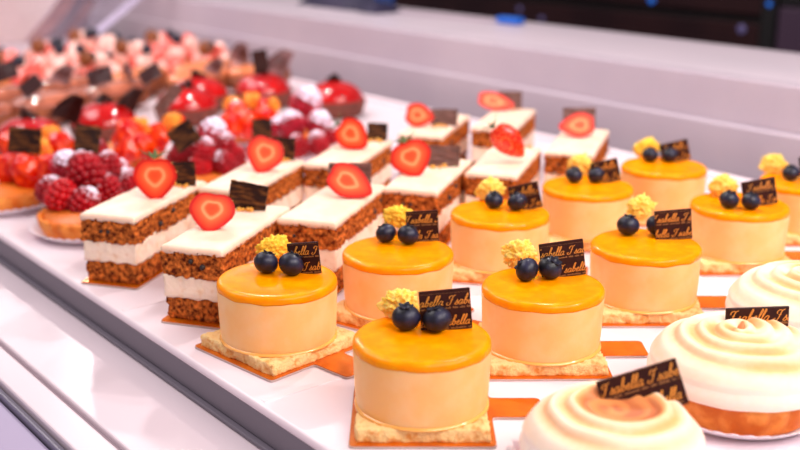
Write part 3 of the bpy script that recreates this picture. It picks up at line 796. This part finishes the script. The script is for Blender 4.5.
# ------------------------------------------------------------------ raspberry tarts
def make_fruit_tart(R=.041, h=.016, M_=TART, name='fruit_tart'):
    root = thing(name, 'x', 'tart'); tart_shell(R, h, M_, root, 'tart_shell', True)
    mk('filling', *lathe([(0, h * .8), (R * .90, h * .8), (R * .86, h * 1.0), (0, h * 1.25)], 48), mat('custard', (220, 112, 30), .4), root)
    return root
ft = make_fruit_tart()
rs = [make_raspberry(RASP, 1), make_raspberry(RASPP, 2), make_raspberry(RASPH, 3)]
for o in rs: tag(o, 'x', 'raspberry')
RT = [('nearest raspberry tart, at the tray front edge beside the first slice', 'the nearest raspberry tart', (-.822, .3325),
       [(50, 190, .028, 1.0, 0, 'at the far left side of'), (62, 196, .028, 1.15, 1, 'undusted and upright at the front left of'), (85, 203, .024, 1.1, 0, 'at the bottom front of'), (106, 189, .028, 1.1, 0, 'at the lower front right of'), (126, 180, .028, 1.0, 0, 'at the right edge of'),
        (65, 165, .042, 1.05, 2, 'leaning at the upper left of'), (85, 171, .044, 1.35, 0, 'large, at the top centre of'), (108, 166, .042, 1.0, 0, 'heavily dusted, upper right of'), (95, 150, .040, 1.0, 0, 'at the back of'), (118, 172, .034, .9, 0, 'wedged to the right in')]),
      ('middle raspberry tart, behind the nearest iced slice', 'the middle raspberry tart', (-.900, .480),
       [(178, 158, .026, .95, 0, 'at the left of'), (201, 166, .024, .95, 1, 'low and undusted at the front of'), (225, 163, .026, 1., 0, 'at the front right of'), (185, 146, .040, 1.0, 2, 'at the upper left of'), (205, 152, .036, 1.05, 0, 'in the middle front of'),
        (213, 133, .046, 1.2, 2, 'whitest, on top of'), (224, 146, .040, 1., 0, 'at the upper right of'), (235, 156, .030, .9, 0, 'at the right edge of')]),
      ('raspberry tart farthest back, under heavy icing sugar', 'the farthest raspberry tart', (-.985, .640),
       [(283, 136, .026, .95, 0, 'at the left of'), (298, 146, .024, .95, 0, 'at the front of'), (318, 143, .026, 1., 0, 'at the front right of'), (293, 124, .040, 1.1, 2, 'at the upper left of'), (319, 123, .040, 1.1, 2, 'at the upper right of'),
        (306, 103, .050, 1.45, 2, 'whitest and highest on'), (330, 134, .030, .9, 0, 'at the right edge of'), (277, 128, .034, .9, 2, 'white, tipping off the left of')])]
for i, (lab, sh, (x, y), bs) in enumerate(RT):
    pose(inst(cup, 'white fluted paper cup under ' + sh, 'white fluted paper cups'), (x, y, 0), .3 * i, .97)
    pose(inst(ft, lab, 'raspberry tarts'), (x, y, .0008), i * .7)
    for j, (bx, by, z, s, kk, where) in enumerate(bs):
        p_ = at(bx, by, z)
        pose(inst(rs[kk], 'raspberry ' + where + ' ' + sh, 'raspberries on the tarts'), p_, R3(VIEW + rb.uniform(-1, 1), rb.uniform(-.5, .5), rb.uniform(-.5, .5)), s * 1.08)

def put_plaque(px, py, z, w, h, roll, M_, label, yw=0, lean_=-.2, group='marbled chocolate plaques on the fruit tarts'):
    o = make_plain_plaque(w, h, .0016, M_, seed=px); tag(o, label, 'chocolate plaque', group)
    p_ = at(px, py, z); pose(o, p_, R3(VIEW + math.radians(yw), lean_, math.radians(-roll))); return o
put_plaque(86, 152, .042, .022, .024, -10, CHOCM, 'dark gold-marbled chocolate plaque standing behind the nearest raspberry tart', 10)
put_plaque(191, 146, .046, .024, .022, 35, CHOCM, 'marbled chocolate plaque tilted left of the middle raspberry tart')
put_plaque(262, 140, .040, .018, .020, 0, CHOCM, 'marbled chocolate plaque left of the farthest raspberry tart')

# ------------------------------------------------------------------ glazed strawberry tarts
def make_chunk(seed):
    V, Fc = ico(4)
    out = []
    for v in V:
        n = v.normalized(); k = 1 + .22 * fbm(n + Vector((seed, 0, 0)), 1.3, 2)
        z = n.z * .0150; w = .0125 * (1 - .30 * max(0, -n.z) ** 1.5)
        out.append(Vector((n.x * w * k, n.y * w * .8 * k, z * k)))
    return mk('strawberry_chunk', out, Fc, CHUNK)
ch = [make_chunk(2), make_chunk(6)]
for o in ch: tag(o, 'x', 'strawberry')
cr2 = make_coral(12.5, mat('orange_crumble', (255, 170, 40), .5, rgb2=(250, 120, 20), scale=200, bump=.6, coat=.2), .011, .009, .010); tag(cr2, 'x', 'crumble')
GT = [('glazed strawberry tart cut off by the left edge of the photo', 'the strawberry tart at the left edge', (-.945, .306),
       [(8, 170, .030), (27, 173, .030), (47, 170, .032), (60, 152, .036), (12, 148, .036)], [(40, 148, .046), (50, 135, .048)]),
      ('glazed strawberry tart between the nearest and middle raspberry tarts', 'the second strawberry tart', (-1.02, .450),
       [(127, 150, .030), (143, 147, .032), (158, 138, .036), (128, 138, .040), (178, 130, .036)], [(140, 127, .048), (172, 122, .048)]),
      ('glazed strawberry tart with yellow crumble, between two raspberry tarts', 'the third strawberry tart', (-1.05, .605),
       [(228, 127, .032), (245, 125, .032), (264, 122, .032), (236, 115, .042), (262, 112, .040)], [(252, 101, .052), (232, 105, .050), (272, 106, .046)])]
for i, (lab, sh, (x, y), bs, cs) in enumerate(GT):
    pose(inst(cup, 'white fluted paper cup under ' + sh, 'white fluted paper cups'), (x, y, 0), .5 * i, .97)
    o = inst(ft, lab, 'glazed strawberry tarts'); pose(o, (x, y, .0008), 1 + i)
    for j, (bx, by, z) in enumerate(bs):
        where = ['at the front left of', 'at the front centre of', 'at the front right of', 'at the upper back of', 'topmost on'][j]
        pose(inst(ch[j % 2], 'glossy red strawberry piece ' + where + ' ' + sh, 'strawberry pieces on the glazed tarts'), at(bx, by, z), R3(VIEW + rb.uniform(-.6, .6), rb.uniform(-.5, .3), rb.uniform(-.6, .6)), rb.uniform(.95, 1.2))
    for j, (bx, by, z) in enumerate(cs):
        pose(inst(cr2, ['higher', 'lower left', 'lower right'][j] + ' orange crumble cluster on ' + sh, 'orange crumble clusters'), at(bx, by, z), R3(VIEW + j, .3 * j, .2), .95)
put_plaque(24, 153, .045, .028, .022, -5, CHOCM, 'dark chocolate plaque on the strawberry tart at the left edge')
put_plaque(157, 112, .050, .012, .034, -42, CHOCG, 'slanted brown chocolate stick on the second strawberry tart')

# ------------------------------------------------------------------ red domes on chocolate tarts
def make_dome():
    root = thing('red_dome_tart', 'x', 'tart')
    tart_shell(.038, .020, CTART, root, 'chocolate_shell')
    prof = [(0, .017), (.035, .017)] + [(.036 * math.cos(math.radians(a)), .0185 + .024 * math.sin(math.radians(a))) for a in range(0, 90, 6)] + [(0, .0425)]
    mk('red_dome', *lathe(prof, 64), REDG, root)
    P_ = []
    for k in range(5):
        a = k * 1.3; V, Fc = bevbox(-.001, .001, -.009, .009, -.003, .003, .0005, 1)
        M3 = Matrix.Rotation(a, 3, 'Z') @ Matrix.Rotation(.35 * (k - 2), 3, 'X')
        P_.append(([M3 @ v + Vector((.003 * math.cos(a * 2), .003 * math.sin(a * 2), .0445)) for v in V], Fc))
    mk('chocolate_shavings', *merge(*P_), CHOC, root, smooth=False)
    return root
dome = make_dome()
for i, (x, y, lab) in enumerate([(-1.115, .778, 'shiny red dome on a dark chocolate tart, standing apart by the rear wall'), (-1.225, .742, 'shiny red dome tart behind the third strawberry tart'),
                                 (-1.185, .610, 'shiny red dome tart behind the middle raspberry tart'), (-1.150, .490, 'shiny red dome tart above the second strawberry tart'),
                                 (-1.115, .392, 'shiny red dome tart behind the strawberry tart at the left edge'), (-1.250, .662, 'shiny red dome tart half hidden between two others'),
                                 (-1.085, .300, 'shiny red dome tart at the far left edge of the photo')]):
    pose(inst(dome, lab, 'red dome tarts'), (x, y, .0008), i * 1.1)

# ------------------------------------------------------------------ caramel and chocolate glazed pastries
def make_eclair(M_, seed):
    root = thing('glazed_eclair', 'x', 'eclair')
    def body(z0, z1, R, L_, amp, sd):
        V, Fc = ico(4); out = []
        for v in V:
            n = v.normalized(); sx = math.copysign(abs(n.x) ** .55, n.x); 
            k = 1 + amp * fbm(n + Vector((sd, 0, 0)), 2.0, 3)
            out.append(Vector((sx * L_, n.y * R * k, (z0 + z1) / 2 + math.copysign(abs(n.z) ** .8, n.z) * (z1 - z0) / 2 * k)))
        return out, Fc
    mk('choux_body', *body(.0015, .034, .0215, .058, .06, seed), mat('choux', (150, 76, 36), .6, rgb2=(110, 50, 24), scale=90), root)
    mk('glaze', *body(.020, .0395, .0205, .055, .05, seed + 3), M_, root)
    return root
ec = [make_eclair(TAN, 1), make_eclair(MILK, 5)]
EC = [(-1.330, .800, 105, 0, 'behind the red domes nearest the rear wall'), (-1.330, .705, 110, 0, 'orange-caramel one at the middle of its row'), (-1.300, .570, 112, 1, 'above the middle red dome'),
      (-1.270, .475, 112, 1, 'milk-brown one behind the left red domes'), (-1.235, .370, 112, 1, 'at the left end of the front eclair row'), (-1.385, .640, 112, 0, 'in the second row, centre'),
      (-1.370, .530, 112, 1, 'in the second row behind the dark plaque'), (-1.340, .430, 112, 1, 'in the second row, far left'), (-1.400, .750, 110, 0, 'in the second row by the rear wall'), (-1.19, .300, 110, 0, 'cut off by the left edge of the photo')]
for i, (x, y, hd, kk, where) in enumerate(EC):
    pose(inst(ec[kk], 'blurred glossy ' + ('caramel' if kk == 0 else 'milk chocolate') + ' glazed eclair ' + where, 'glazed eclairs'), (x, y, .0005), math.radians(hd))
def curl(label, px, py, z, s, yaw, M_):
    V, Fc = [], []; nu, nv = 12, 16
    for side in (0, 1):
        for j in range(nv + 1):
            for i in range(nu + 1):
                u, v = -1 + 2 * i / nu, j / nv
                V.append(Vector((u * .0125 * (1 - .55 * v ** 2) + .004 * v * v, .007 * (1 - u * u) - .010 * v * v + .0014 * side, .026 * v - .012)))
    n1 = (nu + 1) * (nv + 1); q = lambda i, j, sd: sd * n1 + j * (nu + 1) + i
    for j in range(nv):
        for i in range(nu):
            Fc += [(q(i, j, 0), q(i + 1, j, 0), q(i + 1, j + 1, 0), q(i, j + 1, 0)), (q(i, j, 1), q(i, j + 1, 1), q(i + 1, j + 1, 1), q(i + 1, j, 1))]
        Fc += [(q(0, j, 0), q(0, j + 1, 0), q(0, j + 1, 1), q(0, j, 1)), (q(nu, j, 0), q(nu, j, 1), q(nu, j + 1, 1), q(nu, j + 1, 0))]
    for i in range(nu):
        Fc += [(q(i, 0, 0), q(i, 0, 1), q(i + 1, 0, 1), q(i + 1, 0, 0)), (q(i, nv, 0), q(i + 1, nv, 0), q(i + 1, nv, 1), q(i, nv, 1))]
    o = mk('chocolate_curl', V, Fc, M_); tag(o, label, 'chocolate curl', 'large chocolate curls'); pose(o, at(px, py, z), R3(VIEW + yaw, 0, .4), s); return o
CURLM = mat('shiny_curl', (92, 46, 40), .18, rgb2=(170, 130, 132), scale=50, coat=.5)
curl('tall brown chocolate curl standing on the eclair by the rear wall', 277, 62, .056, 1.35, .6, CURLM)
curl('rounded grey brown chocolate curl on the caramel eclair', 240, 54, .052, 1.3, 5.9, CURLM)
curl('pale brown chocolate shard among the milk chocolate eclairs at upper left', 62, 74, .050, 1.0, .5, CURLM)
curl('pale brown chocolate shard beside the glossy dark plaque, above the left dome', 128, 72, .050, .9, 5.5, CURLM)
curl('small chocolate curl at the left of the caramel eclair row', 214, 66, .048, .9, .2, CURLM)
curl('dark chocolate curl above the red dome at the left', 68, 108, .046, 1.2, .4, CHOC)
curl('dark chocolate curl right of the leftmost dome highlights', 128, 100, .046, 1.1, 1.0, CHOC)
g2 = 'dark glossy plaques on the eclairs'
for px, py, z, w, h, roll, M_, lab in [(102, 84, .046, .030, .020, 15, PLUSH, 'dark grey plaque leaning on the milk chocolate eclairs at centre left'), (154, 80, .046, .028, .018, 32, PLUSH, 'glossy dark plaque with a white glint, right of the grey one'),
                                       (36, 92, .046, .026, .018, 38, PLUSH, 'glossy plaque with a bright glint near the left edge'), (8, 80, .046, .030, .022, 20, PLUSH, 'dark plaque at the far left edge above the eclairs'),
                                       (262, 70, .050, .020, .026, 10, CHOC, 'dark upright plaque between the two tall chocolate curls')]:
    put_plaque(px, py, z, w, h, roll, M_, lab, 0, -.3, g2)

# ------------------------------------------------------------------ pink berry tarts at the back left
pt = make_fruit_tart(.040, .016, TART, 'berry_tart')
def make_wedge(M_, seed):
    V, Fc = ico(3); out = []
    for v in V:
        n = v.normalized(); k = 1 + .15 * fbm(n + Vector((seed, 1, 0)), 1.5, 2)
        out.append(Vector((n.x * .0105 * k, max(n.y, -.25) * .009 * k, n.z * .0135 * k * (1 - .25 * n.x))))
    return mk('strawberry_wedge', out, Fc, M_)
wd = [make_wedge(PINK, 1), make_wedge(PINK2, 4)]
for o in wd: tag(o, 'x', 'strawberry')
ck = mk('round_biscuit', *lathe([(0, -.0015), (.0105, -.0015), (.0115, 0), (.0105, .0015), (0, .0015)], 32), COOKIE); tag(ck, 'x', 'biscuit')
def project(P):
    v = P - CAM; z = v.dot(FWD); return 400 + F * v.dot(RIGHT) / z, 225 - F * v.dot(UP) / z
n_t = 0
for ix in range(4):
    for iy in range(6):
        x = -1.458 - .087 * ix; y = .800 - .092 * iy
        q = project(Vector((x, y, .03)))
        if not (-22 < q[0] < 225 and q[1] > 44 + .0 * ix) or (ix == 3 and iy > 1): continue
        n_t += 1
        rown = ['first', 'second', 'third', 'fourth', 'fifth', 'sixth'][ix]; coln = ['nearest the rear wall', 'second from the rear wall', 'third from the rear wall', 'fourth from the rear wall', 'fifth from the rear wall', 'sixth from the rear wall'][iy]
        pose(inst(pt, f'blurred pink berry tart in the {rown} row beyond the eclairs, {coln}', 'pink berry tarts'), (x, y, .0008), rb.uniform(0, 6))
        for j in range(9):
            a = j * 2 * PI / 6 + rb.uniform(-.2, .2); rr = .024 if j < 6 else .009; z = .029 if j < 6 else .043
            pose(inst(wd[rb.randint(0, 1)], 'pale pink strawberry wedge on the blurred berry tarts', 'pink strawberry wedges on the far berry tarts'),
                 (x + rr * math.cos(a), y + rr * math.sin(a), z + rb.uniform(-.002, .003)), R3(rb.uniform(0, 6), rb.uniform(-.7, .7), rb.uniform(-.7, .7)), rb.uniform(.9, 1.15))
        for j in range(2):
            a = rb.uniform(0, 6)
            pose(inst(berry, 'blueberry among the strawberries of the blurred berry tarts', 'blueberries on the far berry tarts'), (x + .016 * math.cos(a), y + .016 * math.sin(a), .052), R3(0, rb.uniform(-.5, .5)), 1.1)
        if (ix + iy) % 2 == 0:
            pose(inst(ck, 'round brown biscuit set upright in a blurred berry tart', 'round biscuits on the far berry tarts'), (x + .012, y - .020, .050), R3(VIEW + rb.uniform(-.4, .4), 1.3, 0), 1.0)

# ------------------------------------------------------------------ light
def area(name, loc, size, power, col, target=None, sy=None, shape=None):
    d = bpy.data.lights.new(name, 'AREA'); d.energy = power; d.color = col; d.size = size
    if sy: d.shape = 'RECTANGLE'; d.size_y = sy
    if shape: d.shape = shape
    o = bpy.data.objects.new(name, d); COL.objects.link(o); o.location = loc
    t = Vector(target) if target else Vector((loc[0], loc[1], -1))
    o.rotation_euler = (t - Vector(loc)).to_track_quat('-Z', 'Y').to_euler(); return o
for i, x in enumerate((-2.28, -1.74, -1.2, -.66, -.12)):
    area('case_lamp', (x, .70, .50), .035, 1.0, (1, .92, .88), (x, .55, 0), shape='DISK')
area('ceiling_light', (.55, .45, 1.05), 1.3, 14, (1, .92, .88), (-.6, .5, 0), .7)
area('shop_light', (-1.7, -.1, 1.6), 1.4, 13, (1, .93, .95), (-1.3, .6, 0), .8)
w = bpy.data.worlds.new('room_light'); scn.world = w; w.use_nodes = True
bg = w.node_tree.nodes['Background']; bg.inputs[0].default_value = (1, .90, .93, 1); bg.inputs[1].default_value = .24

scn.view_settings.view_transform = 'Standard'; scn.view_settings.look = 'None'
scn.view_settings.exposure = 0.68; scn.view_settings.gamma = 1; scn.view_settings.use_curve_mapping = False
scn.cycles.use_denoising = True
scn.cycles.max_bounces = 8
